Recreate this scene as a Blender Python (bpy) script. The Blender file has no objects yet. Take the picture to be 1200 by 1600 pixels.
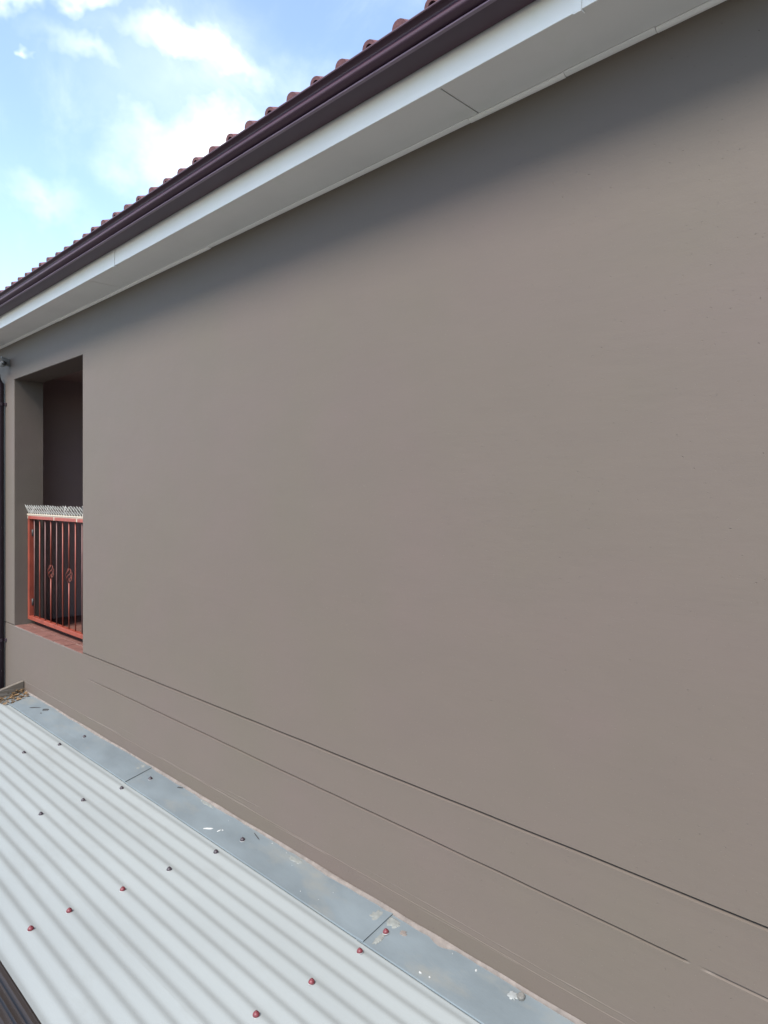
import bpy, bmesh, math, random
from mathutils import Vector, Matrix, noise
random.seed(11)
R = math.radians
S = bpy.context.scene
C = S.collection
H = 4.4                       # eye height above the yard; the photograph is taken from upper floor level

# ------------------------------------------------------------------ camera
cd = bpy.data.cameras.new('camera')
cam = bpy.data.objects.new('camera', cd); C.objects.link(cam)
cam.location = (0, 0, H); cam.rotation_euler = (R(90), 0, R(45))
cd.sensor_fit = 'VERTICAL'; cd.sensor_height = 36.0; cd.sensor_width = 27.0
cd.lens = 36.0 * 1072 / 1600
cd.shift_y = -27 / 1600
cd.clip_start = 0.02; cd.clip_end = 2000
S.camera = cam

# ------------------------------------------------------------------ world, sun, exposure
SUN_EL, SUN_ROT = 50.5, 166.0          # degrees; sun stands in front of the wall, a little to the left
W = bpy.data.worlds.new('World'); S.world = W; W.use_nodes = True
nt = W.node_tree; N = nt.nodes; Lk = nt.links; N.clear()
wout = N.new('ShaderNodeOutputWorld'); bg = N.new('ShaderNodeBackground'); bg.inputs['Strength'].default_value = 0.138
Lk.new(bg.outputs[0], wout.inputs[0])
sky = N.new('ShaderNodeTexSky'); sky.sky_type = 'NISHITA'; sky.sun_disc = False
sky.sun_elevation = R(SUN_EL); sky.sun_rotation = R(SUN_ROT)
sky.altitude = 1200; sky.air_density = 1.0; sky.dust_density = 0.9; sky.ozone_density = 0.0
tc = N.new('ShaderNodeTexCoord')

def wmath(op, a, b=None, clamp=False):
    n = N.new('ShaderNodeMath'); n.operation = op; n.use_clamp = clamp
    for i, v in enumerate((a, b)):
        if v is None: continue
        if isinstance(v, (int, float)): n.inputs[i].default_value = v
        else: Lk.new(v, n.inputs[i])
    return n.outputs[0]
def wdot(vec, c):
    n = N.new('ShaderNodeVectorMath'); n.operation = 'DOT_PRODUCT'
    Lk.new(vec, n.inputs[0]); n.inputs[1].default_value = c
    return n.outputs['Value']
def wsmooth(v, lo, hi, a, b):
    n = N.new('ShaderNodeMapRange'); n.interpolation_type = 'SMOOTHSTEP'
    Lk.new(v, n.inputs['Value'])
    for k, x in (('From Min', lo), ('From Max', hi), ('To Min', a), ('To Max', b)): n.inputs[k].default_value = x
    return n.outputs['Result']
def wnoise(vec, scale, detail, rough=0.55, dist=0.0):
    n = N.new('ShaderNodeTexNoise'); n.inputs['Scale'].default_value = scale; n.inputs['Detail'].default_value = detail
    n.inputs['Roughness'].default_value = rough; n.inputs['Distortion'].default_value = dist
    Lk.new(vec, n.inputs['Vector'])
    return n.outputs['Fac']
dirv = tc.outputs['Generated']
n1 = wnoise(dirv, 9.0, 6, 0.55, 0.4)
n2 = wnoise(dirv, 30, 5, 0.6)
ragged = wmath('ADD', wmath('MULTIPLY', wmath('SUBTRACT', n1, 0.5), 1.9), wmath('MULTIPLY', wmath('SUBTRACT', n2, 0.5), 0.8))
# cumulus and wisps: azimuth (deg, 0 = +Y, clockwise), elevation, half sizes (deg), tilt, density
CLOUDS = [(-57.0, 24.3, 7.8, 2.8, -4, 1.15), (-59.6, 30.7, 4.4, 1.25, -14, 0.80), (-68.7, 33.9, 2.6, 1.0, -4, 1.2),
          (-73.6, 33.3, 1.3, 0.8, 0, 1.1), (-72.7, 30.9, 0.36, 0.25, 10, 0.6), (-67.6, 30.4, 3.6, 0.8, -24, 0.36),
          (-72.6, 20.9, 2.4, 0.9, -8, 0.26), (-63.3, 22.7, 1.8, 0.35, -6, 0.45), (-61.0, 28.5, 8.0, 5.5, -10, 0.22), (-15, 52, 12, 6, 10, 1.0), (-95, 30, 9, 5, 0, 1.0),
          (-110, 50, 14, 7, 20, 0.9), (150, 35, 20, 9, 0, 1.0), (200, 55, 25, 12, 0, 1.0), (235, 30, 16, 7, 0, 0.9),
          (20, 30, 14, 6, 0, 1.0), (70, 45, 16, 8, 0, 0.9), (110, 25, 14, 5, 0, 0.9)]
wn = N.new('ShaderNodeTexNoise'); wn.inputs['Scale'].default_value = 5.5; wn.inputs['Detail'].default_value = 5; wn.inputs['Roughness'].default_value = 0.6
Lk.new(dirv, wn.inputs['Vector'])
wsub = N.new('ShaderNodeVectorMath'); wsub.operation = 'SUBTRACT'; Lk.new(wn.outputs['Color'], wsub.inputs[0]); wsub.inputs[1].default_value = (0.5, 0.5, 0.5)
wsc = N.new('ShaderNodeVectorMath'); wsc.operation = 'SCALE'; Lk.new(wsub.outputs[0], wsc.inputs[0]); wsc.inputs['Scale'].default_value = 0.20
wad = N.new('ShaderNodeVectorMath'); wad.operation = 'ADD'; Lk.new(wsc.outputs[0], wad.inputs[0]); Lk.new(dirv, wad.inputs[1])
warped = wad.outputs[0]
total = None
for az, el, sx, sy, tilt, dens in CLOUDS:
    a, e = R(az), R(el)
    c = Vector((math.sin(a) * math.cos(e), math.cos(a) * math.cos(e), math.sin(e)))
    h = Vector((math.cos(a), -math.sin(a), 0)); u = h.cross(c)
    t = R(tilt); h2 = h * math.cos(t) + u * math.sin(t); u2 = u * math.cos(t) - h * math.sin(t)
    x = wmath('DIVIDE', wdot(warped, h2), math.sin(R(sx))); y = wmath('DIVIDE', wdot(warped, u2), math.sin(R(sy)))
    r = wmath('SQRT', wmath('ADD', wmath('MULTIPLY', x, x), wmath('MULTIPLY', y, y)))
    front = wmath('GREATER_THAN', wdot(dirv, c), 0.0)
    b = wsmooth(wmath('SUBTRACT', r, wmath('MULTIPLY', ragged, 0.48)), -0.7, 1.8, dens, 0.0)
    b = wmath('MULTIPLY', b, front)
    total = b if total is None else wmath('MAXIMUM', total, b)
wisp = wsmooth(n1, 0.45, 0.80, 0.03, 0.16)
cover = wmath('MINIMUM', wmath('ADD', total, wisp), 1.0)
mix = N.new('ShaderNodeMix'); mix.data_type = 'RGBA'
Lk.new(cover, mix.inputs['Factor']); Lk.new(sky.outputs[0], mix.inputs['A']); mix.inputs['B'].default_value = (5.0, 5.2, 5.3, 1)
Lk.new(mix.outputs['Result'], bg.inputs['Color'])

sd = bpy.data.lights.new('sun', 'SUN'); sd.energy = 2.9; sd.angle = R(18); sd.color = (1.0, 0.955, 0.89)
sun = bpy.data.objects.new('sun', sd); C.objects.link(sun)
a, e = R(SUN_ROT), R(SUN_EL)
sun.rotation_euler = Vector((math.sin(a) * math.cos(e), math.cos(a) * math.cos(e), math.sin(e))).to_track_quat('Z', 'Y').to_euler()
sun.location = (0, -6, 12)
S.view_settings.view_transform = 'Standard'; S.view_settings.look = 'None'
S.view_settings.gamma = 1.0; S.view_settings.use_curve_mapping = False
S.view_settings.exposure = 1.6

# ------------------------------------------------------------------ materials
def nodes_of(name):
    m = bpy.data.materials.new(name); m.use_nodes = True
    return m, m.node_tree, m.node_tree.nodes['Principled BSDF']
def mat(name, col, rough=0.7, var=0.12, scale=8.0, bump=0.0, bscale=60.0, metal=0.0, spec=0.4, stretch=(1, 1, 1), col2=None, c2=(0.55, 0.7), c2scale=3.0, hue=None):
    m, t, p = nodes_of(name)
    n = t.nodes; l = t.links
    co = n.new('ShaderNodeTexCoord'); mp = n.new('ShaderNodeMapping'); mp.inputs['Scale'].default_value = stretch
    l.new(co.outputs['Object'], mp.inputs['Vector'])
    tx = n.new('ShaderNodeTexNoise'); tx.inputs['Scale'].default_value = scale; tx.inputs['Detail'].default_value = 6
    l.new(mp.outputs[0], tx.inputs['Vector'])
    rp = n.new('ShaderNodeMix'); rp.data_type = 'RGBA'
    h = hue or (1, 1, 1)
    rp.inputs['A'].default_value = (*[c * (1 - var) for c in col], 1)
    rp.inputs['B'].default_value = (*[min(1, c * (1 + var) * k) for c, k in zip(col, h)], 1)
    mr = n.new('ShaderNodeMapRange'); mr.inputs['From Min'].default_value = 0.3; mr.inputs['From Max'].default_value = 0.7
    l.new(tx.outputs['Fac'], mr.inputs['Value']); l.new(mr.outputs[0], rp.inputs['Factor'])
    last = rp.outputs['Result']
    if col2:
        t2 = n.new('ShaderNodeTexNoise'); t2.inputs['Scale'].default_value = c2scale; t2.inputs['Detail'].default_value = 9; t2.inputs['Roughness'].default_value = 0.65
        l.new(mp.outputs[0], t2.inputs['Vector'])
        r2 = n.new('ShaderNodeMapRange'); r2.inputs['From Min'].default_value = c2[0]; r2.inputs['From Max'].default_value = c2[1]
        l.new(t2.outputs['Fac'], r2.inputs['Value'])
        x2 = n.new('ShaderNodeMix'); x2.data_type = 'RGBA'; x2.inputs['B'].default_value = (*col2, 1)
        l.new(r2.outputs[0], x2.inputs['Factor']); l.new(last, x2.inputs['A']); last = x2.outputs['Result']
    l.new(last, p.inputs['Base Color'])
    p.inputs['Roughness'].default_value = rough; p.inputs['Metallic'].default_value = metal
    p.inputs['Specular IOR Level'].default_value = spec
    if bump:
        bt = n.new('ShaderNodeTexNoise'); bt.inputs['Scale'].default_value = bscale; bt.inputs['Detail'].default_value = 4
        l.new(mp.outputs[0], bt.inputs['Vector'])
        bp = n.new('ShaderNodeBump'); bp.inputs['Strength'].default_value = bump; bp.inputs['Distance'].default_value = 0.004
        l.new(bt.outputs['Fac'], bp.inputs['Height']); l.new(bp.outputs[0], p.inputs['Normal'])
    return m

def plaster(name, col):
    """painted smooth plaster: faint hue drift, float marks lying level, a few pits"""
    m, t, p = nodes_of(name); n = t.nodes; l = t.links
    co = n.new('ShaderNodeTexCoord')
    def ns(scale, detail, st=(1, 1, 1), rough=0.5):
        mp = n.new('ShaderNodeMapping'); mp.inputs['Scale'].default_value = st; l.new(co.outputs['Object'], mp.inputs['Vector'])
        tx = n.new('ShaderNodeTexNoise'); tx.inputs['Scale'].default_value = scale; tx.inputs['Detail'].default_value = detail; tx.inputs['Roughness'].default_value = rough
        l.new(mp.outputs[0], tx.inputs['Vector']); return tx.outputs['Fac']
    def mixc(f, a, b):
        x = n.new('ShaderNodeMix'); x.data_type = 'RGBA'; l.new(f, x.inputs['Factor'])
        for k, v in (('A', a), ('B', b)):
            if isinstance(v, tuple): x.inputs[k].default_value = (*v, 1)
            else: l.new(v, x.inputs[k])
        return x.outputs['Result']
    def rng(f, lo, hi, a=0.0, b=1.0):
        r = n.new('ShaderNodeMapRange'); l.new(f, r.inputs['Value'])
        for k, v in (('From Min', lo), ('From Max', hi), ('To Min', a), ('To Max', b)): r.inputs[k].default_value = v
        return r.outputs[0]
    base = mixc(rng(ns(1.4, 5), 0.35, 0.65), tuple(c * k for c, k in zip(col, (1.01, 0.965, 0.995))), tuple(c * k for c, k in zip(col, (0.97, 0.98, 0.94))))
    base = mixc(rng(ns(5.0, 5, (0.6, 1, 1.5)), 0.3, 0.75, 0, 0.5), base, tuple(c * 0.93 for c in col))
    base = mixc(rng(ns(60, 3), 0.66, 0.76, 0, 0.6), base, tuple(c * 0.78 for c in col))
    l.new(base, p.inputs['Base Color'])
    p.inputs['Roughness'].default_value = 0.62; p.inputs['Specular IOR Level'].default_value = 0.3
    fine = ns(210, 3); marks = ns(26, 4, (0.35, 1, 1.6)); broad = ns(2.2, 3)
    pits = rng(ns(95, 2, (1, 1, 1.5)), 0.70, 0.78, 0, -1)
    def add(a, b, ka):
        x = n.new('ShaderNodeMath'); x.operation = 'MULTIPLY_ADD'; l.new(a, x.inputs[0]); x.inputs[1].default_value = ka
        if b is None: x.inputs[2].default_value = 0
        else: l.new(b, x.inputs[2])
        return x.outputs[0]
    hgt = add(fine, add(marks, add(broad, add(pits, None, 0.9), 2.0), 0.16), 0.05)
    bp = n.new('ShaderNodeBump'); bp.inputs['Strength'].default_value = 0.7; bp.inputs['Distance'].default_value = 0.004
    l.new(hgt, bp.inputs['Height']); l.new(bp.outputs[0], p.inputs['Normal'])
    return m

TAUPE = (0.093, 0.0755, 0.0630)
M = dict(
    wall=plaster('taupe_plaster', TAUPE),
    upstand=plaster('taupe_plaster_worn', (0.090, 0.0725, 0.060)),
    inner=plaster('inner_plaster', (0.245, 0.19, 0.18)),
    zinc_tan=mat('stained_galvanised', (0.128, 0.133, 0.123), 0.7, 0.2, 40),
    zinc_pale=mat('scoured_galvanised', (0.165, 0.172, 0.168), 0.6, 0.2, 40),
    white=mat('white_board_paint', (0.735, 0.715, 0.675), 0.55, 0.04, 3, 0.05, 90, col2=(0.67, 0.67, 0.61), c2=(0.55, 0.8)),
    gutter=mat('maroon_brown_gutter_paint', (0.042, 0.0155, 0.027), 0.48, 0.12, 5, 0.03, 200, spec=0.5, stretch=(0.3, 1, 1)),
    lit_bead=mat('lit_gutter_bead', (0.19, 0.135, 0.17), 0.4, 0.1, 9),  # gutter bead only: paler colour stands in for light caught along its edge
    tile=mat('red_concrete_tile', (0.108, 0.044, 0.047), 0.75, 0.28, 14, 0.3, 120, col2=(0.075, 0.030, 0.033), c2=(0.55, 0.75), c2scale=6),
    deck=mat('roof_underlay', (0.08, 0.07, 0.065), 0.9),
    sheet=mat('white_coated_steel', (0.196, 0.210, 0.207), 0.55, 0.07, 2.2, 0.05, 140, spec=0.5, stretch=(0.35, 1, 1), col2=(0.175, 0.184, 0.178), c2=(0.56, 0.78), c2scale=5),
    zinc=mat('dull_galvanised_steel', (0.121, 0.142, 0.151), 0.48, 0.13, 5, 0.12, 70, metal=0.25, spec=0.5, stretch=(0.7, 1.6, 1), col2=(0.1548, 0.1579, 0.1455), c2=(0.52, 0.72), c2scale=4),
    sealant=mat('pale_sealant', (0.118, 0.100, 0.088), 0.8, 0.2, 30, 0.5, 90),
    screw_red=mat('red_rubber_cap', (0.1032, 0.01806, 0.02322), 0.5, 0.3, 60),
    screw_dark=mat('dark_rubber_cap', (0.02838, 0.02064, 0.0258), 0.5, 0.3, 60),
    washer_white=mat('pale_washer', (0.215, 0.215, 0.215), 0.5, 0.1, 60),
    grey_cap=mat('weathered_grey_cap', (0.0989, 0.0946, 0.086), 0.8, 0.2, 60),
    gate=mat('red_oxide_paint', (0.1763, 0.0344, 0.01978), 0.45, 0.2, 14, 0.1, 80, col2=(0.129, 0.02322, 0.01419), c2=(0.55, 0.7), c2scale=9),
    bar=mat('faded_red_paint', (0.1075, 0.0473, 0.043), 0.5, 0.2, 14),
    rail_tile=mat('red_glazed_strip', (0.192, 0.03999, 0.02933), 0.5, 0.15, 20),
    spike=mat('pale_galvanised_spike', (0.3612, 0.3526, 0.3268), 0.5, 0.1, 40),
    cream=mat('cream_mortar', (0.3199, 0.2735, 0.2167), 0.85, 0.15, 40, 0.3, 120),
    quarry=mat('red_quarry_tile', (0.1161, 0.0516, 0.04042), 0.6, 0.2, 18, 0.15, 120),
    grout=mat('pale_grout', (0.3199, 0.2838, 0.2425), 0.9, 0.15, 40, 0.3, 150),
    wood=mat('weathered_grey_board', (0.086, 0.07095, 0.0559), 0.85, 0.3, 20, 0.4, 60, stretch=(1, 0.3, 4), col2=(0.1806, 0.1591, 0.1376), c2=(0.55, 0.7), c2scale=8),
    leaf=mat('dry_leaf', (0.080, 0.050, 0.025), 0.8, 0.5, 30, hue=(1.2, 1.1, 0.9)),
    tar=mat('dark_sealant_blob', (0.0258, 0.0258, 0.0258), 0.6, 0.3, 40),
    scuff=mat('white_paint_splash', (0.3096, 0.3096, 0.301), 0.7, 0.05, 40),
    brown_metal=mat('dark_brown_steel', (0.0258, 0.02064, 0.01892), 0.38, 0.15, 6, 0.04, 120, spec=0.5, stretch=(0.4, 1, 1)),
    pipe=mat('dark_maroon_pipe', (0.02365, 0.0129, 0.01935), 0.65, 0.15, 10),
    pale=mat('pale_grey_plastic', (0.12, 0.118, 0.115), 0.5, 0.05, 10),
    dark_glass=mat('dark_lens', (0.02, 0.02, 0.02), 0.15, 0.05, 10),
    concrete=mat('yard_concrete', (0.070, 0.069, 0.066), 0.9, 0.2, 0.8, 0.3, 20, col2=(0.0602, 0.05762, 0.05332), c2=(0.5, 0.7), c2scale=0.5),
)

# ------------------------------------------------------------------ helpers
def obj(name, bm, m, parent=None, smooth=False):
    me = bpy.data.meshes.new(name); bm.to_mesh(me); bm.free()
    for mm in (m if isinstance(m, (list, tuple)) else [m]): me.materials.append(mm)
    if smooth:
        for p in me.polygons: p.use_smooth = True
    o = bpy.data.objects.new(name, me); C.objects.link(o)
    if parent: o.parent = parent
    return o
def thing(name, label, cat, loc=(0, 0, 0), group=None):
    o = bpy.data.objects.new(name, None); C.objects.link(o); o.location = loc
    o['label'] = label; o['category'] = cat
    if group: o['group'] = group
    return o
def tag(o, label, cat, group=None, kind=None):
    o['label'] = label; o['category'] = cat
    if group: o['group'] = group
    if kind: o['kind'] = kind
    return o
def copy(o, parent, loc=None, rot=None):
    c = o.copy(); C.objects.link(c); c.parent = parent
    if loc is not None: c.location = loc
    if rot is not None: c.rotation_euler = rot
    return c
def box(bm, x0, x1, y0, y1, z0, z1, bev=0.0):
    b = bmesh.new()
    bmesh.ops.create_cube(b, size=1.0, matrix=Matrix.Translation(((x0 + x1) / 2, (y0 + y1) / 2, (z0 + z1) / 2)) @ Matrix.Diagonal((x1 - x0, y1 - y0, z1 - z0, 1)))
    if bev: bmesh.ops.bevel(b, geom=b.edges[:], offset=bev, segments=2, affect='EDGES', profile=0.5)
    me = bpy.data.meshes.new('t'); b.to_mesh(me); b.free(); bm.from_mesh(me); bpy.data.meshes.remove(me)
    return bm
def prism(bm, yz, xs, closed=True, jit=None):
    """profile in (Y, Z) run along X through the stations xs"""
    rows = []
    for x in xs:
        rows.append([bm.verts.new((x, y, z + (jit(x) if jit else 0))) for y, z in yz])
    n = len(yz)
    for a, b in zip(rows, rows[1:]):
        for i in range(n if closed else n - 1):
            j = (i + 1) % n
            bm.faces.new((a[i], b[i], b[j], a[j]))
    if closed:
        bm.faces.new(rows[0]); bm.faces.new(rows[-1][::-1])
    bmesh.ops.recalc_face_normals(bm, faces=bm.faces[:])
    return bm
def tube(bm, pts, r, seg=8, cap=True):
    pts = [Vector(p) for p in pts]; rings = []
    for i, p in enumerate(pts):
        d = (pts[min(i + 1, len(pts) - 1)] - pts[max(i - 1, 0)]).normalized()
        up = Vector((0, 0, 1)) if abs(d.z) < 0.9 else Vector((1, 0, 0))
        u = d.cross(up).normalized(); v = d.cross(u)
        rr = r[i] if isinstance(r, (list, tuple)) else r
        rings.append([bm.verts.new(p + (u * math.cos(2 * math.pi * k / seg) + v * math.sin(2 * math.pi * k / seg)) * rr) for k in range(seg)])
    for a, b in zip(rings, rings[1:]):
        for k in range(seg):
            bm.faces.new((a[k], a[(k + 1) % seg], b[(k + 1) % seg], b[k]))
    if cap: bm.faces.new(rings[0][::-1]); bm.faces.new(rings[-1])
    bmesh.ops.recalc_face_normals(bm, faces=bm.faces[:])
    return bm
def frange(a, b, s):
    n = max(1, round((b - a) / s)); return [a + (b - a) * i / n for i in range(n + 1)]
def nz(x, s, k=0.0): return noise.noise(Vector((x * s, k, 3.7)))

XL, XR = -10.0, 4.5             # run of the house wall

# ------------------------------------------------------------------ ground
bm = bmesh.new(); bmesh.ops.create_grid(bm, x_segments=8, y_segments=8, size=600)
g = obj('ground', bm, M['concrete']); g['kind'] = 'structure'

# ------------------------------------------------------------------ house
house = thing('house', 'taupe plastered house with white eaves, maroon gutter and red tiled roof', 'house', (0, 2.0, 0))
def hpart(name, bm, m, smooth=False, parent=None):
    """geometry is written in world metres; the house stands at y = 2"""
    bmesh.ops.translate(bm, verts=bm.verts[:], vec=(0, -2.0, 0))
    return obj(name, bm, m, parent or house, smooth)

OX0, OX1, OZ0, OZ1 = -6.68, -5.135, H - 1.168, H + 1.030   # the opening
YB = 2.245                                                # inner face of the wall
SOFF = H + 1.373
def grooveA(x): return H - 1.147 - 0.0032 * max(0, -x - 1) + 0.0035 * nz(x, 0.9) + 0.0012 * nz(x, 5)
def grooveB(x): return H - 1.3345 + 0.004 * nz(x, 1.1, 5) + 0.0015 * nz(x, 6, 5)
def depthA(x): return 0.0140 + 0.002 * nz(x, 4, 2)
def ss(t): t = max(0.0, min(1.0, t)); return t * t * (3 - 2 * t)
def depthB(x):
    d = 0.0120 + 0.002 * nz(x, 4, 9)
    d *= ss((x + 5.04) / 0.05) * (0.5 + 0.5 * ss((x + 5.0) / 0.5))
    if x < -0.755: return d * ss((-0.765 - x) / 0.03)
    return d * 0.55 * ss((x + 0.745) / 0.06)
xs = sorted(set([round(v, 4) for v in frange(XL, OX0 - 0.006, 0.12) + frange(OX0 - 0.006, OX1 + 0.006, 0.11) + frange(OX1 + 0.006, XR, 0.07)] + [round(v, 4) for v in frange(-5.05, -4.97, 0.01) + frange(-0.82, -0.66, 0.008)]))
lowz = frange(0, H - 1.45, 0.5)
uppz = frange(OZ0 + 0.10, OZ1 + 0.006, 0.1) 
topz = [OZ1 + 0.1, OZ1 + 0.2, SOFF + 0.12]
def zrows(x):
    """(z, depth) up the wall at station x"""
    b, a = grooveB(x), grooveA(x); r = []
    for z in lowz: r.append((z, 0.0))
    dB, dA = depthB(x), depthA(x)
    r += [(b - 0.030, 0.0), (b - 0.0065, -0.035 * dB), (b - 0.0025, dB), (b + 0.0020, dB), (b + 0.0035, 0.0)]
    r += [(a - 0.030, 0.0), (a - 0.0080, -0.035 * dA), (a - 0.0032, dA), (a + 0.0028, dA), (a + 0.0045, 0.0)]
    for z in uppz + topz: r.append((z, 0.0))
    return r
bm = bmesh.new(); grid = []
for x in xs:
    grid.append([bm.verts.new((x, 2.0 + d, z)) for z, d in zrows(x)])
nrow = len(grid[0]); iA = len(lowz) + 6; iT = len(lowz) + 10 + len(uppz) - 1      # rows bounding the opening
ia, ib = xs.index(round(OX0 - 0.006, 4)), xs.index(round(OX1 + 0.006, 4))
for i in range(len(xs) - 1):
    for j in range(nrow - 1):
        if ia <= i < ib and iA <= j < iT: continue
        bm.faces.new((grid[i][j], grid[i + 1][j], grid[i + 1][j + 1], grid[i][j + 1]))
# rounded arrises and reveals of the opening
def reveal(loop, inward):
    prev = loop
    for off, dy in ((0.0035, 0.0012), (0.006, 0.006), (0.006, YB - 2.0)):
        cur = []
        for v in loop:
            j = 0.0012 * nz(v.co.z * 6 + v.co.x, 3, 1)
            cur.append(bm.verts.new((v.co.x + inward[0] * (off + j), 2.0 + dy, v.co.z + inward[1] * (off + j))))
        for k in range(len(loop) - 1): bm.faces.new((prev[k], prev[k + 1], cur[k + 1], cur[k]))
        prev = cur
reveal([grid[ia][j] for j in range(iA, iT + 1)], (1, 0))
reveal([grid[ib][j] for j in range(iA, iT + 1)], (-1, 0))
reveal([grid[i][iT] for i in range(ia, ib + 1)], (0, -1))
# inner face
for x0, x1, z0, z1 in ((XL, OX0, 0, SOFF + .12), (OX1, XR, 0, SOFF + .12), (OX0, OX1, OZ1, SOFF + .12), (OX0, OX1, 0, OZ0)):
    bm.faces.new([bm.verts.new(p) for p in ((x0, YB, z0), (x1, YB, z0), (x1, YB, z1), (x0, YB, z1))])
bmesh.ops.recalc_face_normals(bm, faces=bm.faces[:])
wall = hpart('wall', bm, M['wall'])

# trowel ridges: thin lips of plaster left proud of the wall low down
RIDGES = [(-6.342, -1.628, -5.368, -1.612, .8), (-5.111, -1.618, -4.458, -1.606, 1.1), (-4.048, -1.608, -2.878, -1.612, 1.0), (-3.21, -1.581, -2.862, -1.575, .7),
          (-2.84, -1.623, -2.30, -1.618, 1.2), (-2.275, -1.627, -1.20, -1.616, 1.0), (-2.159, -1.583, -1.125, -1.592, .6), (-1.244, -1.590, -0.88, -1.590, .8),
          (-4.6, -1.56, -3.9, -1.565, .5), (-3.5, -1.602, -3.0, -1.596, .5), (-5.9, -1.585, -5.5, -1.58, .5)]
for x0, z0, x1, z1, k in RIDGES:
    bm = bmesh.new(); rows = []
    for i, x in enumerate(frange(x0, x1, 0.03)):
        t = (x - x0) / (x1 - x0); z = H + z0 + (z1 - z0) * t + 0.0025 * nz(x, 2.2, z0) + 0.0008 * nz(x, 14, z0)
        w = 1.7 * k * (0.0013 + 0.0008 * nz(x, 9, 1 + z0)) * min(1, 6 * min(t, 1 - t) + 0.15)
        rows.append([bm.verts.new((x, 1.9997, z + w * 1.6)), bm.verts.new((x, 2.0 - w * 0.9, z)), bm.verts.new((x, 1.9997, z - w * 1.2))])
    for a, b in zip(rows, rows[1:]):
        bm.faces.new((a[0], b[0], b[1], a[1])); bm.faces.new((a[1], b[1], b[2], a[2]))
    bmesh.ops.recalc_face_normals(bm, faces=bm.faces[:])
    hpart('trowel_ridge', bm, M['wall'])

# sill of quarry tiles in the opening
bm = bmesh.new(); box(bm, OX0 - 0.02, OX1 + 0.02, 2.0035, YB, OZ0 - 0.10, OZ0 - 0.006)
sill = hpart('sill', bm, M['grout'])
bm = bmesh.new(); prism(bm, [(1.9995, OZ0 - 0.010), (2.0055, OZ0 - 0.010), (2.0055, OZ0 - 0.0035), (2.0015, OZ0 - 0.0040), (1.9990, OZ0 - 0.007)], frange(OX0 + 0.008, OX1 - 0.008, 0.05), jit=lambda x: 0.0014 * nz(x, 9, 2)); hpart('mortar_edge', bm, M['sealant'], parent=sill)
xx = OX0 + 0.012
while xx < OX1 - 0.03:
    w = min(0.225, OX1 - xx - 0.004)
    for y0, y1 in ((2.0045, 2.094), (2.102, 2.215)):
        bm = bmesh.new(); box(bm, xx, xx + w, y0 + random.uniform(-.0015, .0015), y1, OZ0 - 0.020, OZ0 + random.uniform(-0.001, 0.0012), 0.0025)
        hpart('sill_tile', bm, M['quarry'], parent=sill)
    xx += w + 0.009

# balcony room behind the opening
bx0, bx1, by1, fz, cz = -7.24, -3.6, 4.3, H - 1.245, H + 1.16
bm = bmesh.new()
box(bm, bx0 - 0.15, bx0, YB + 0.003, by1, fz - 0.2, cz + 0.1); box(bm, bx1, bx1 + 0.15, YB + 0.003, by1, fz - 0.2, cz + 0.1)
box(bm, bx0 - 0.15, bx1 + 0.15, by1 + 0.002, by1 + 0.15, fz - 0.2, cz + 0.1)
hpart('inner_wall', bm, M['inner'])
bm = bmesh.new(); box(bm, bx0 + 0.002, bx1 - 0.002, YB + 0.004, by1 - 0.002, cz, cz + 0.08); hpart('balcony_ceiling', bm, M['inner'])
bm = bmesh.new(); box(bm, bx0 + 0.003, bx1 - 0.003, YB + 0.006, by1 - 0.003, fz - 0.15, fz - 0.008)
bfloor = hpart('balcony_floor', bm, M['grout'])
bm = bmesh.new(); box(bm, 0, 0.222, 0, 0.222, -0.012, 0, 0.002)
ft = None
for i in range(15):
    for j in range(8):
        loc = (bx0 + 0.01 + i * 0.23, YB + 0.02 + j * 0.23 - 2.0, fz + random.uniform(-0.001, 0.001))
        if ft is None: ft = obj('floor_tile', bm, M['quarry'], bfloor); ft.location = loc
        else: copy(ft, bfloor, loc)

# ---- eave: soffit panels, cover strip, cornice, fascia boards
FY = 1.760                      # face of the fascia
joints = [-10.0, -7.47, -4.45, -1.505, 1.45, 4.5]
for a, b in zip(joints, joints[1:]):
    bm = bmesh.new(); box(bm, a + 0.003, b - 0.003, FY + 0.014, 1.998, SOFF, SOFF + 0.006); hpart('soffit_panel', bm, M['white'])
bm = bmesh.new(); box(bm, XL, XR, FY + 0.03, 2.3, SOFF + 0.007, SOFF + 0.02); hpart('soffit_backing', bm, M['deck'])
cj = [-10.0, -7.9, -5.6, -3.35, -1.55, -1.16, -0.86, 1.6, 4.5]
for i, (a, b) in enumerate(zip(cj, cj[1:])):
    dz = random.uniform(-0.0025, 0.0015); dy = random.uniform(-0.002, 0.002); tw = random.uniform(-0.002, 0.002)
    bm = bmesh.new(); yz = [(2.001, SOFF - 0.0005), (1.984 + dy, SOFF - 0.0005), (1.982 + dy, SOFF - 0.005 + dz * 0.5), (1.985 + dy, SOFF - 0.009 + dz), (1.993, SOFF - 0.013 + dz), (2.001, SOFF - 0.014 + dz)]
    prism(bm, yz, frange(a + 0.001, b - 0.001, 0.25), jit=lambda x: 0.0012 * nz(x, 2.5, 8)); hpart('cornice_strip', bm, M['white'])
fj = [-10.0, -7.1, -4.04, -0.985, 2.05, 4.5]
for a, b in zip(fj, fj[1:]):
    bm = bmesh.new(); box(bm, a + 0.0015, b - 0.0015, FY, FY + 0.012, SOFF - 0.004, SOFF + 0.215, 0.0015); hpart('fascia_board', bm, M['white'])
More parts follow.
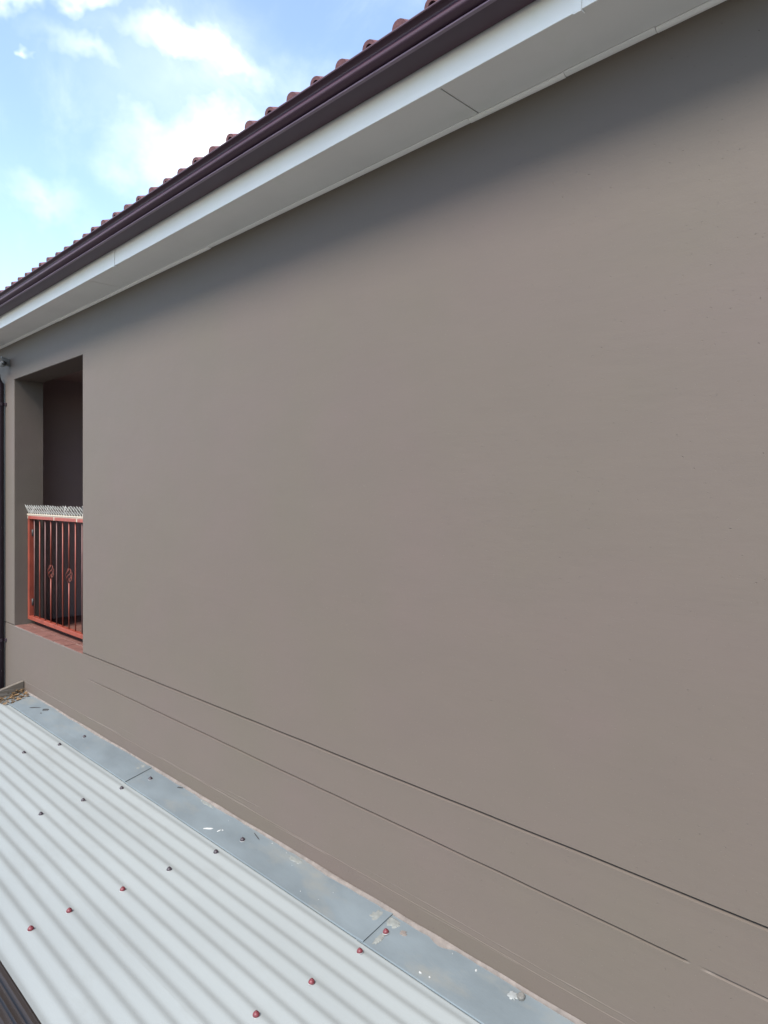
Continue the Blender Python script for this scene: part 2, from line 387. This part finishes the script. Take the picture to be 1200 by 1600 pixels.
for x in fj[1:-1]:
    bm = bmesh.new(); w = 0.013 if x > -3 else 0.008
    box(bm, x - w, x + w, FY - 0.004, FY - 0.0005, SOFF - 0.008, SOFF + 0.21, 0.001); box(bm, x - w, x + w, FY - 0.004, FY + 0.016, SOFF - 0.0105, SOFF - 0.0055, 0.001)
    hpart('fascia_cover_strip', bm, M['white'])

# ---- gutter: flat sole, small bead, ogee front, rolled lip
GB = H + 1.462
outer = [(FY - 0.004, GB + 0.10), (FY - 0.004, GB + 0.003), (FY - 0.007, GB), (1.669, GB - 0.001)]
outer += [(1.6668, GB + 0.0070)]
def bez(t, *p):
    p = [Vector((y, GB + z)) for y, z in p]
    return p[0] * (1 - t) ** 3 + p[1] * 3 * t * (1 - t) ** 2 + p[2] * 3 * t * t * (1 - t) + p[3] * t ** 3
# ogee: belly low down, leaning back, then a cove sweeping out to the lip
curve = [bez(t / 8, (1.6678, 0.0085), (1.648, 0.0085), (1.631, 0.016), (1.6305, 0.027)) for t in range(9)]
curve += [bez(t / 5, (1.6305, 0.027), (1.6303, 0.034), (1.6345, 0.037), (1.6355, 0.043)) for t in range(1, 6)]
curve += [bez(t / 6, (1.6355, 0.043), (1.6367, 0.050), (1.630, 0.0535), (1.6175, 0.0555)) for t in range(1, 7)]
outer += [tuple(p) for p in curve]
lip = [(1.6175 + 0.004 * math.cos(t) - 0.001, GB + 0.0595 + 0.0045 * math.sin(t)) for t in [R(x) for x in (230, 190, 140, 90, 40)]]
outer += lip
inner = [(y + 0.0022, z + 0.0012) for y, z in reversed(outer[3:-1])] + [(FY - 0.007, GB + 0.003), (FY - 0.0062, GB + 0.10)]
bm = bmesh.new(); prism(bm, outer + inner, frange(XL, XR, 0.5), jit=lambda x: 0.0016 * nz(x, 1.3, 12) - 0.0004 * x)
gut = hpart('gutter', bm, M['gutter'], smooth=False)
for p in gut.data.polygons: p.use_smooth = len(p.vertices) == 4
md = gut.modifiers.new('edges', 'EDGE_SPLIT'); md.split_angle = R(38)

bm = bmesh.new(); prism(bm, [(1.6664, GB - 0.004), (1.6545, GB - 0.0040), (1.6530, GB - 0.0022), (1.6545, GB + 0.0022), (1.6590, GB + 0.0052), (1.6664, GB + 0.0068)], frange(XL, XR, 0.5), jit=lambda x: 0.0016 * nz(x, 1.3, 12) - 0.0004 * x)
hpart('gutter_bead', bm, M['lit_bead'], parent=gut)

# ---- tiled roof
roof_bm = bmesh.new(); PITCH = R(22)
rx0, ry0, rz0 = 0, 1.69, H + 1.5755
yt = 6.4; box_y = 1.80
prism(roof_bm, [(FY + 0.014, H + 1.56), (yt, H + 1.56 + (yt - FY) * math.tan(PITCH)), (yt, H + 1.53 + (yt - FY) * math.tan(PITCH)), (FY + 0.014, H + 1.53)], [XL, XR])
roof = hpart('roof', roof_bm, M['deck'])
def roll_tile():
    b = bmesh.new(); L = 0.42; top = []; und = []
    wdt = 0.298
    def prof(c, hollow):
        t_, u_ = [], []
        for k in range(9):
            a = math.pi * (1 - k / 8); x = c + 0.034 * math.cos(a); z = 0.010 + 0.029 * max(0, math.sin(a)) ** 0.95
            t_.append((x, z)); u_.append((x if not hollow else c + 0.022 * math.cos(a), (z - 0.012 if hollow else 0.0) if 0 < k < 8 else -0.004))
        return t_, u_
    t1, u1 = prof(0.075, True); t2, u2 = prof(0.224, False)
    top = [(0, 0.010)] + t1 + t2 + [(wdt, 0.010)]; und = [(0, -0.004)] + u1 + u2 + [(wdt, -0.004)]
    f = [[b.verts.new((x, y, z)) for x, z in prof_] for prof_ in (top, und) for y in (0, L)]
    tf, tb, uf, ub = f
    for i in range(len(top) - 1):
        b.faces.new((tf[i], tf[i + 1], tb[i + 1], tb[i])); b.faces.new((uf[i], ub[i], ub[i + 1], uf[i + 1]))
        b.faces.new((tf[i], uf[i], uf[i + 1], tf[i + 1])); b.faces.new((tb[i], tb[i + 1], ub[i + 1], ub[i]))
    for i in (0, -1): b.faces.new((tf[i], tb[i], ub[i], uf[i]))
    bmesh.ops.recalc_face_normals(b, faces=b.faces[:])
    return b
base_tile = None
TX = -9.9
for c in range(5):
    for i in range(48):
        d = 0.345 * c
        loc = (TX + i * 0.2985 + random.uniform(-.0015, .0015), ry0 - 2.0 + d * math.cos(PITCH) + random.uniform(-.004, .004), rz0 + d * math.sin(PITCH) + 0.0024 * (TX + i * 0.2985 + 2.5) + random.uniform(-.002, .002))
        rot = (PITCH - R(2.2), random.uniform(-.006, .006), random.uniform(-.006, .006))
        if base_tile is None:
            base_tile = obj('roof_tile', roll_tile(), M['tile'], roof); base_tile.location = loc; base_tile.rotation_euler = rot
        else: copy(base_tile, roof, loc, rot)

# ---- downpipe at the far left
dp = bmesh.new(); px, py = -6.945, 1.958
tube(dp, [(px, py, 0.1), (px, py, H + 1.02), (px - 0.005, py - 0.02, H + 1.08), (px - 0.02, py - 0.20, H + 1.25), (px - 0.02, 1.69, H + 1.33), (px - 0.02, 1.69, H + 1.46)], 0.035, 14)
dpo = hpart('downpipe', dp, M['pipe'], True)
for z in (H + 0.83, H - 1.33, H - 3.0):
    bm = bmesh.new(); tube(bm, [(px, py, z - 0.014), (px, py, z + 0.014)], 0.039, 14); box(bm, px + 0.036, px + 0.062, py + 0.030, py + 0.045, z - 0.013, z + 0.013, 0.002)
    hpart('pipe_bracket', bm, M['pipe'], parent=dpo)

# ------------------------------------------------------------------ pale fitting under the eave
ff = thing('wall_fitting', 'small pale grey fitting with a round end under the eave, far left', 'wall fitting', (-6.80, 1.985, H + 1.19))
bm = bmesh.new(); tube(bm, [(-0.03, -0.035, -0.005), (0.045, -0.045, -0.012)], 0.028, 14); obj('body', bm, M['pale'], ff, True)
bm = bmesh.new(); tube(bm, [(0.046, -0.045, -0.012), (0.049, -0.0455, -0.0125)], 0.019, 14); obj('end_face', bm, M['dark_glass'], ff, True)
bm = bmesh.new(); prism(bm, [(0.012, 0.035), (-0.055, 0.055), (-0.055, 0.04), (-0.012, -0.02), (0.012, -0.03)], [-0.01, 0.01]); obj('bracket', bm, M['pale'], ff)

# ------------------------------------------------------------------ railing in the opening
RY = 2.130
rail = thing('balcony_railing', 'red steel barred railing with two twisted baskets in the wall opening', 'railing', (OX0, RY, OZ0))
lx = lambda x: x - OX0
RW = OX1 - OX0
zt, zb = H - 0.183 - OZ0, H - 1.123 - OZ0
def rpart(name, bm, m, smooth=False, parent=rail): return obj(name, bm, m, parent, smooth)
bm = bmesh.new(); box(bm, 0.009, 0.049, -0.02, 0.022, zb, zt - 0.036, 0.003); rpart('frame_post', bm, M['gate'])
bm = bmesh.new(); box(bm, RW - 0.049, RW - 0.009, -0.02, 0.022, zb, zt - 0.036, 0.003); rpart('frame_post', bm, M['gate'])
bm = bmesh.new(); box(bm, 0.05, RW - 0.05, -0.0195, 0.0215, zb, zb + 0.034, 0.003); rpart('bottom_rail', bm, M['gate'])
bm = bmesh.new(); box(bm, 0.005, RW - 0.005, -0.0195, 0.018, zt - 0.033, zt - 0.001); tr = rpart('top_rail', bm, M['cream'])
cuts = [0.008, 0.655, 1.143, 1.297, RW - 0.005]
for a, b in zip(cuts, cuts[1:]):
    bm = bmesh.new(); box(bm, a + 0.011, b - 0.011, -0.021, -0.009, zt - 0.034, zt - 0.006, 0.002); rpart('rail_strip', bm, M['rail_tile'], parent=tr)
bars = [-6.553 + 0.1346 * i for i in range(11)]
for i, x in enumerate(bars):
    if x > OX1 - 0.05: break
    x = lx(x); zc = H - 0.657 - OZ0
    bm = bmesh.new()
    if i in (3, 6, 9):
        tube(bm, [(x, 0, zb + 0.03), (x, 0, zc - 0.058)], 0.0052, 8); tube(bm, [(x, 0, zc + 0.058), (x, 0, zt - 0.034)], 0.0052, 8)
        bo = rpart('bar', bm, M['gate'], True)
        bk = bmesh.new()
        for k in range(4):
            pts = []
            for q in range(15):
                t = q / 14; a = k * math.pi / 2 + t * math.pi * 1.5; rr = 0.002 + 0.023 * math.sin(math.pi * t) ** 0.8
                pts.append((x + rr * math.cos(a), rr * math.sin(a), zc - 0.060 + 0.12 * t))
            tube(bk, pts, 0.0024, 6)
        rpart('twisted_basket', bk, M['gate'], True, bo)
    else:
        tube(bm, [(x, 0, zb + 0.03), (x, 0, zt - 0.034)], 0.0052, 8); rpart('bar', bm, M['gate'] if i % 2 else M['bar'], True)
for z in (0.20, zt - 0.16):
    bm = bmesh.new(); tube(bm, [(0.056, 0.008, z - 0.03), (0.056, 0.008, z + 0.03)], 0.009, 10); rpart('hinge', bm, M['tar'], True)

# ------------------------------------------------------------------ spike strip on the railing
sp = thing('spike_strip', 'pale strip of criss-cross anti-climb spikes along the top of the red railing', 'spike strip', (OX0, RY, OZ0 + zt))
bm = bmesh.new(); box(bm, -0.001, RW - 0.001, -0.023, 0.019, 0.0, 0.012, 0.002); obj('base_strip', bm, M['cream'], sp)
bm = bmesh.new()
for side in (-1, 1):
    lean = side * R(24)
    n = 28
    for i in range(0, n, 1 if side < 0 else 7):
        x = 0.01 + (RW - 0.02) * i / (n - 1)
        for tl in (-1, 1):
            h = 0.088; dx = tl * 0.056 + random.uniform(-.003, .003)
            a = Vector((x, side * 0.006, 0.011)); b = Vector((min(RW - 0.006, max(0.003, x + dx)), side * (0.006 + h * math.sin(abs(lean))), 0.011 + h * math.cos(lean) + random.uniform(-.005, .004)))
            tube(bm, [a, a.lerp(b, 0.8), b], [0.0030, 0.0028, 0.0013], 5)
o = obj('spikes', bm, M['spike'], sp); o['kind'] = 'stuff'

# ------------------------------------------------------------------ lean-to with corrugated roof
RX0, RX1 = -6.40, 3.5
CR = H - 1.743                 # crest height
PT = 0.0763
lean = thing('outbuilding', 'low outbuilding with pale corrugated steel roof against the taupe wall', 'outbuilding', (0, 0.8, 0))
def lpart(name, bm, m, smooth=False, parent=None):
    bmesh.ops.translate(bm, verts=bm.verts[:], vec=(0, -0.8, 0)); return obj(name, bm, m, parent or lean, smooth)
def corr(y):
    a = 2 * math.pi * (y - 1.780) / PT
    return CR - 0.0026 + 0.0024 * (math.cos(a) + 0.17 * math.sin(2 * a))
def sheet(y0, y1, dz, x0, x1):
    bm = bmesh.new(); ys = frange(y0, y1, PT / 16); rows = []
    for x in frange(x0, x1, 0.11):
        sag = 0.0022 * nz(x, 1.1, 4)
        rows.append([bm.verts.new((x, y + 0.0016 * nz(x, 1.7, y * 3), corr(y) + dz + sag + 0.0016 * nz(x, 1.3, y * 5))) for y in ys])
    for a, b in zip(rows, rows[1:]):
        for i in range(len(ys) - 1): bm.faces.new((a[i], b[i], b[i + 1], a[i + 1]))
    bmesh.ops.recalc_face_normals(bm, faces=bm.faces[:])
    if sum(f.normal.z for f in bm.faces) < 0: bmesh.ops.reverse_faces(bm, faces=bm.faces[:])
    return bm
lpart('roof_sheet', sheet(1.128, 1.955, 0.0, RX0, RX1), M['sheet'], True)
lpart('roof_sheet', sheet(0.800, 1.165, 0.0016, RX0, RX1), M['sheet'], True)

# flashing against the wall, three lengths, each with its down-turned lip
FO, ZW, ZO = 1.822, H - 1.697, H - 1.7355
fcuts = [(-6.40, -4.025, 0.0060), (-4.065, -1.935, 0.0040), (-1.975, 0.20, 0.0020), (0.16, 2.3, 0.0)]
flash = []
for k, (a, b, dz) in enumerate(fcuts):
    bm = bmesh.new(); 
    yz = [(1.9975, ZW + 0.006 + dz), (1.990, ZW + dz), (1.94, ZW - (ZW - ZO) * 0.30 + dz), (1.88, ZW - (ZW - ZO) * 0.66 + dz), (FO, ZO + dz), (FO - 0.002, ZO - 0.0035 + dz), (FO - 0.001, ZO - 0.0075 + dz)]
    yz = yz + [(y + 0.0010, z - 0.0010) for y, z in reversed(yz)]
    rows = []; st = frange(a, b - 0.08, 0.08) + [b - 0.06, b - 0.04, b - 0.02, b]
    for x in st:
        jn = 1.0 if 0.03 < (x - a) else 0.3
        rows.append([bm.verts.new((x + 0.010 * (y - 1.9), y + 0.0015 * nz(x, 2.1, 3) * (1 if y < 1.9 else 0), z + 0.0035 * ss((x - b + 0.07) / 0.07) + jn * 0.0022 * nz(x, 2.6, y * 9 + k))) for y, z in yz])
    nn = len(yz)
    for p, q in zip(rows, rows[1:]):
        for i in range(nn): bm.faces.new((p[i], q[i], q[(i + 1) % nn], p[(i + 1) % nn]))
    bm.faces.new(rows[0]); bm.faces.new(rows[-1][::-1])
    bmesh.ops.recalc_face_normals(bm, faces=bm.faces[:])
    flash.append(lpart('flashing', bm, M['zinc']))
# sealant smeared along the wall edge of the flashing
bm = bmesh.new(); rows = []
for x in frange(RX0 + 0.02, RX1, 0.018):
    w = 0.005 + 0.006 * nz(x, 1.6, 1) + 0.005 * nz(x, 7, 2) + 0.003 * nz(x, 25, 5); w = max(0.0015, w)
    if -1.74 < x < -1.62: w += 0.016 * math.sin((x + 1.74) / 0.12 * math.pi)
    up = max(0.001, 0.003 + 0.003 * nz(x, 5, 7))
    zz = ZW + 0.0105
    rows.append([bm.verts.new(p) for p in ((x, 1.9965, zz + up), (x, 1.9935 - w * 0.3, zz + 0.0015), (x, 1.991 - w, zz - 0.0045 - w * 0.2), (x, 1.9905 - w, zz - 0.018 - w * 0.2))])
for p, q in zip(rows, rows[1:]):
    for i in range(3): bm.faces.new((p[i], q[i], q[i + 1], p[i + 1]))
bmesh.ops.recalc_face_normals(bm, faces=bm.faces[:])
lpart('sealant_bead', bm, M['sealant'], True)

# upstand of the flashing, painted over with the wall
for a, b in ((RX0, 3.4),):
    bm = bmesh.new(); rows = []
    for x in frange(a + 0.012, b - 0.012, 0.05):
        top = H - 1.6135 + 0.004 * nz(x, 1.7, 4) + 0.0012 * nz(x, 9, 4)
        rows.append([bm.verts.new(p) for p in ((x, 1.9995, top + 0.001), (x, 1.9984, top), (x, 1.9982, ZW + 0.004), (x, 1.9998, ZW + 0.003))])
    for p, q in zip(rows, rows[1:]):
        for i in range(3): bm.faces.new((p[i], q[i], q[i + 1], p[i + 1]))
    bmesh.ops.recalc_face_normals(bm, faces=bm.faces[:])
    lpart('flashing_upstand', bm, M['upstand'])

# roof screws: domed rubber cap on a pale washer
def screw_mesh(cap, washer=True, k=1.0):
    bm = bmesh.new()
    if washer: tube(bm, [(0, 0, -0.002), (0, 0, 0.0008), (0, 0, 0.0016)], [0.0138 * k, 0.0135 * k, 0.011 * k], 14)
    nf = len(bm.faces)
    tube(bm, [(0, 0, 0.001), (0, 0, 0.004), (0, 0, 0.0075), (0, 0, 0.0115), (0, 0, 0.0135)], [0.0122 * k, 0.0122 * k, 0.0110 * k, 0.0080 * k, 0.0035 * k], 12)
    tube(bm, [(0, 0, 0.0125), (0, 0, 0.0150)], [0.0050 * k, 0.0046 * k], 6)
    bm.faces.ensure_lookup_table()
    for f in bm.faces[nf:]: f.material_index = 1
    return obj('roof_screw', bm, [M['washer_white'], cap], lean, True)
protos = {}
def screw(x, y, z, kind, parent=None):
    tilt = (random.uniform(-.12, .12), random.uniform(-.12, .12), random.uniform(0, 6))
    if kind not in protos:
        o = screw_mesh(M['screw_red'] if kind == 'red' else M['screw_dark'])
        protos[kind] = o; o.location = (x, y - 0.8, z); o.rotation_euler = tilt
    else: copy(protos[kind], lean, (x, y - 0.8, z), tilt)
for x in (-4.98, -3.965, -2.95, -1.92, -0.90, 0.12, 1.14, 2.16):
    for k in (0, 3, 6, 9, 11):
        if k == 11 and x != -2.95: continue
        y = 1.780 - PT * k
        red = x > -2.5 or (x > -3.5 and k > 4)
        screw(x + random.uniform(-.012, .012), y + random.uniform(-.004, .004), corr(y) + (0.0018 if y < 1.165 else 0.0), 'red' if red else 'dark')
def zfl(y): return ZW + (ZO - ZW) * (1.990 - y) / (1.990 - FO)
for x, y, kind in ((-4.909, 1.925, 'dark'), (-3.906, 1.922, 'dark'), (-2.899, 1.908, 'dark'), (-1.892, 1.903, 'red'), (-0.88, 1.91, 'red'), (0.15, 1.91, 'red'), (1.17, 1.91, 'red')):
    screw(x, y, zfl(y) + 0.004, kind)
bm = bmesh.new(); tube(bm, [(0, 0, -0.002), (0, 0, 0.006), (0, 0, 0.010)], [0.0135, 0.013, 0.009], 10)
o = obj('grey_cap', bm, M['grey_cap'], lean); o.location = (-1.311, 1.967 - 0.8, zfl(1.967) + 0.006); o.rotation_euler = (0.25, 0.1, 0)
# splashes and old sealant stuck on the flashing
def splash(name, x, y, rx, ry, m, seed, h=0.0016, rot=0.0):
    bm = bmesh.new(); ring = []; n = 40
    c = bm.verts.new((0, 0, h))
    for lvl, zz in ((0.75, h), (1.0, -0.002)):
        ring.append([])
        for k in range(n):
            a = 2 * math.pi * k / n; r = lvl * (1 + 0.5 * noise.noise(Vector((math.cos(a) * 1.6, math.sin(a) * 1.6, seed))) + 0.35 * noise.noise(Vector((math.cos(a) * 5, math.sin(a) * 5, seed + 7))))
            vx, vy = rx * r * math.cos(a), ry * r * math.sin(a)
            ring[-1].append(bm.verts.new((vx * math.cos(rot) - vy * math.sin(rot), vx * math.sin(rot) + vy * math.cos(rot), zz)))
    for k in range(n):
        j = (k + 1) % n; bm.faces.new((c, ring[0][k], ring[0][j])); bm.faces.new((ring[0][k], ring[1][k], ring[1][j], ring[0][j]))
    bmesh.ops.recalc_face_normals(bm, faces=bm.faces[:])
    o = obj(name, bm, m, lean); o.location = (x, y - 0.8, zfl(y) + 0.0045); o.rotation_euler = (math.atan2(ZW - ZO, 1.99 - FO), 0, 0)
    return o
splash('paint_splash', -3.142, 1.862, 0.032, 0.006, M['scuff'], 1, rot=0.5); splash('paint_splash', -3.075, 1.882, 0.012, 0.004, M['scuff'], 2, rot=1.3); splash('paint_splash', -3.062, 1.896, 0.006, 0.003, M['scuff'], 3)
splash('paint_splash', -1.835, 1.940, 0.016, 0.013, M['sealant'], 4); splash('paint_splash', -1.34, 1.957, 0.021, 0.014, M['zinc_pale'], 5, 0.0006); splash('paint_splash', -1.50, 1.965, 0.004, 0.003, M['scuff'], 6)
splash('paint_splash', -1.66, 1.845, 0.006, 0.003, M['scuff'], 7); splash('paint_splash', -1.62, 1.85, 0.004, 0.002, M['scuff'], 8)
for k in range(15):
    x = random.choice((random.uniform(-3.3, -2.2), random.uniform(-1.9, -0.9), random.uniform(-6, -2))); y = random.uniform(1.84, 1.98)
    splash('paint_splash', x, y, random.uniform(.001, .0035), random.uniform(.0008, .002), M['scuff'] if k % 3 else M['sealant'], 20 + k, 0.001, random.uniform(0, 3))
splash('sealant_blob', -5.877, 1.910, 0.060, 0.010, M['tar'], 9, 0.004, 0.5); splash('sealant_blob', -5.726, 1.945, 0.045, 0.016, M['tar'], 10, 0.006, 0.3); splash('sealant_blob', -5.70, 1.90, 0.014, 0.007, M['tar'], 11, 0.003)
splash('sealant_blob', -3.645, 1.975, 0.022, 0.004, M['tar'], 12, 0.002, 0.3); splash('sealant_blob', -2.86, 1.965, 0.045, 0.0028, M['tar'], 13, 0.001, -0.25)

for x, y, rx, ry, k in ((-4.085, 1.968, .050, .016, 31), (-4.11, 1.94, .018, .010, 32), (-1.985, 1.945, .030, .030, 33), (-1.90, 1.955, .030, .022, 34), (-1.895, 1.87, .014, .030, 35), (-2.55, 1.965, .06, .012, 36), (-3.35, 1.975, .07, .009, 37), (-5.3, 1.972, .09, .012, 38)):
    splash('stain', x, y, rx, ry, M['zinc_tan'], k, 0.0007)

# dark brown ribbed trim along the outer edge, outer wall below
bm = bmesh.new(); ytop = 0.803
yz = [(ytop, CR - 0.006), (ytop - 0.006, CR - 0.004), (ytop - 0.010, CR - 0.026), (ytop - 0.030, CR - 0.028), (ytop - 0.036, CR - 0.006), (ytop - 0.042, CR - 0.006), (ytop - 0.047, CR - 0.028),
      (ytop - 0.060, CR - 0.030), (ytop - 0.065, CR - 0.008), (ytop - 0.072, CR - 0.008), (ytop - 0.077, CR - 0.030), (ytop - 0.098, CR - 0.032), (ytop - 0.103, CR - 0.012), (ytop - 0.112, CR - 0.012), (ytop - 0.114, CR - 0.09)]
yz = yz + [(y + 0.0015 if i > 12 else y, z - 0.003) for i, (y, z) in reversed(list(enumerate(yz)))]
prism(bm, yz, frange(RX0, RX1, 0.6)); lpart('edge_trim', bm, M['brown_metal'])
bm = bmesh.new(); box(bm, RX0 + 0.02, RX1, 0.715, 0.795, 0, CR - 0.06); box(bm, RX0 + 0.02, RX0 + 0.12, 0.797, 1.995, 0, CR - 0.06)
lpart('outer_wall', bm, M['wall'])

# board closing the far end of the roof
bm = bmesh.new(); prism(bm, [(1.994, H - 1.612), (1.994, H - 1.705), (1.80, H - 1.735), (0.80, H - 1.77), (0.80, H - 1.715), (1.50, H - 1.705), (1.80, H - 1.661)], [RX0 - 0.045, RX0 - 0.004])
bmesh.ops.bevel(bm, geom=bm.edges[:], offset=0.002, segments=1, affect='EDGES')
lpart('end_board', bm, M['wood'])

# ------------------------------------------------------------------ dry leaves in the corner
bm = bmesh.new()
for k in range(120):
    t = random.random() ** 1.6
    x = RX0 + 0.01 + t * 0.20; y = random.uniform(1.83, 1.985) if random.random() < 0.85 else random.uniform(1.78, 1.83)
    L, wd = random.uniform(0.012, 0.032), random.uniform(0.005, 0.011); z = zfl(min(y, 1.98)) + 0.006 + random.random() * 0.030 * (1 - t) ** 2
    mtx = Matrix.Translation((x, y, z)) @ Matrix.Rotation(random.uniform(0, 6.3), 4, 'Z') @ Matrix.Rotation(random.gauss(0, 0.35), 4, 'X') @ Matrix.Rotation(random.gauss(0, 0.3), 4, 'Y')
    v = [bm.verts.new(mtx @ Vector(p)) for p in ((-L, 0, 0), (-L * .3, wd, .002), (L * .4, wd * .8, .001), (L, 0, .004), (L * .4, -wd * .8, .001), (-L * .3, -wd, .002))]
    bm.faces.new((v[0], v[1], v[2], v[3])); bm.faces.new((v[0], v[3], v[4], v[5]))
o = obj('leaf_litter', bm, M['leaf']); tag(o, 'small heap of dry brown leaves on the flashing by the end board', 'leaf litter', kind='stuff')
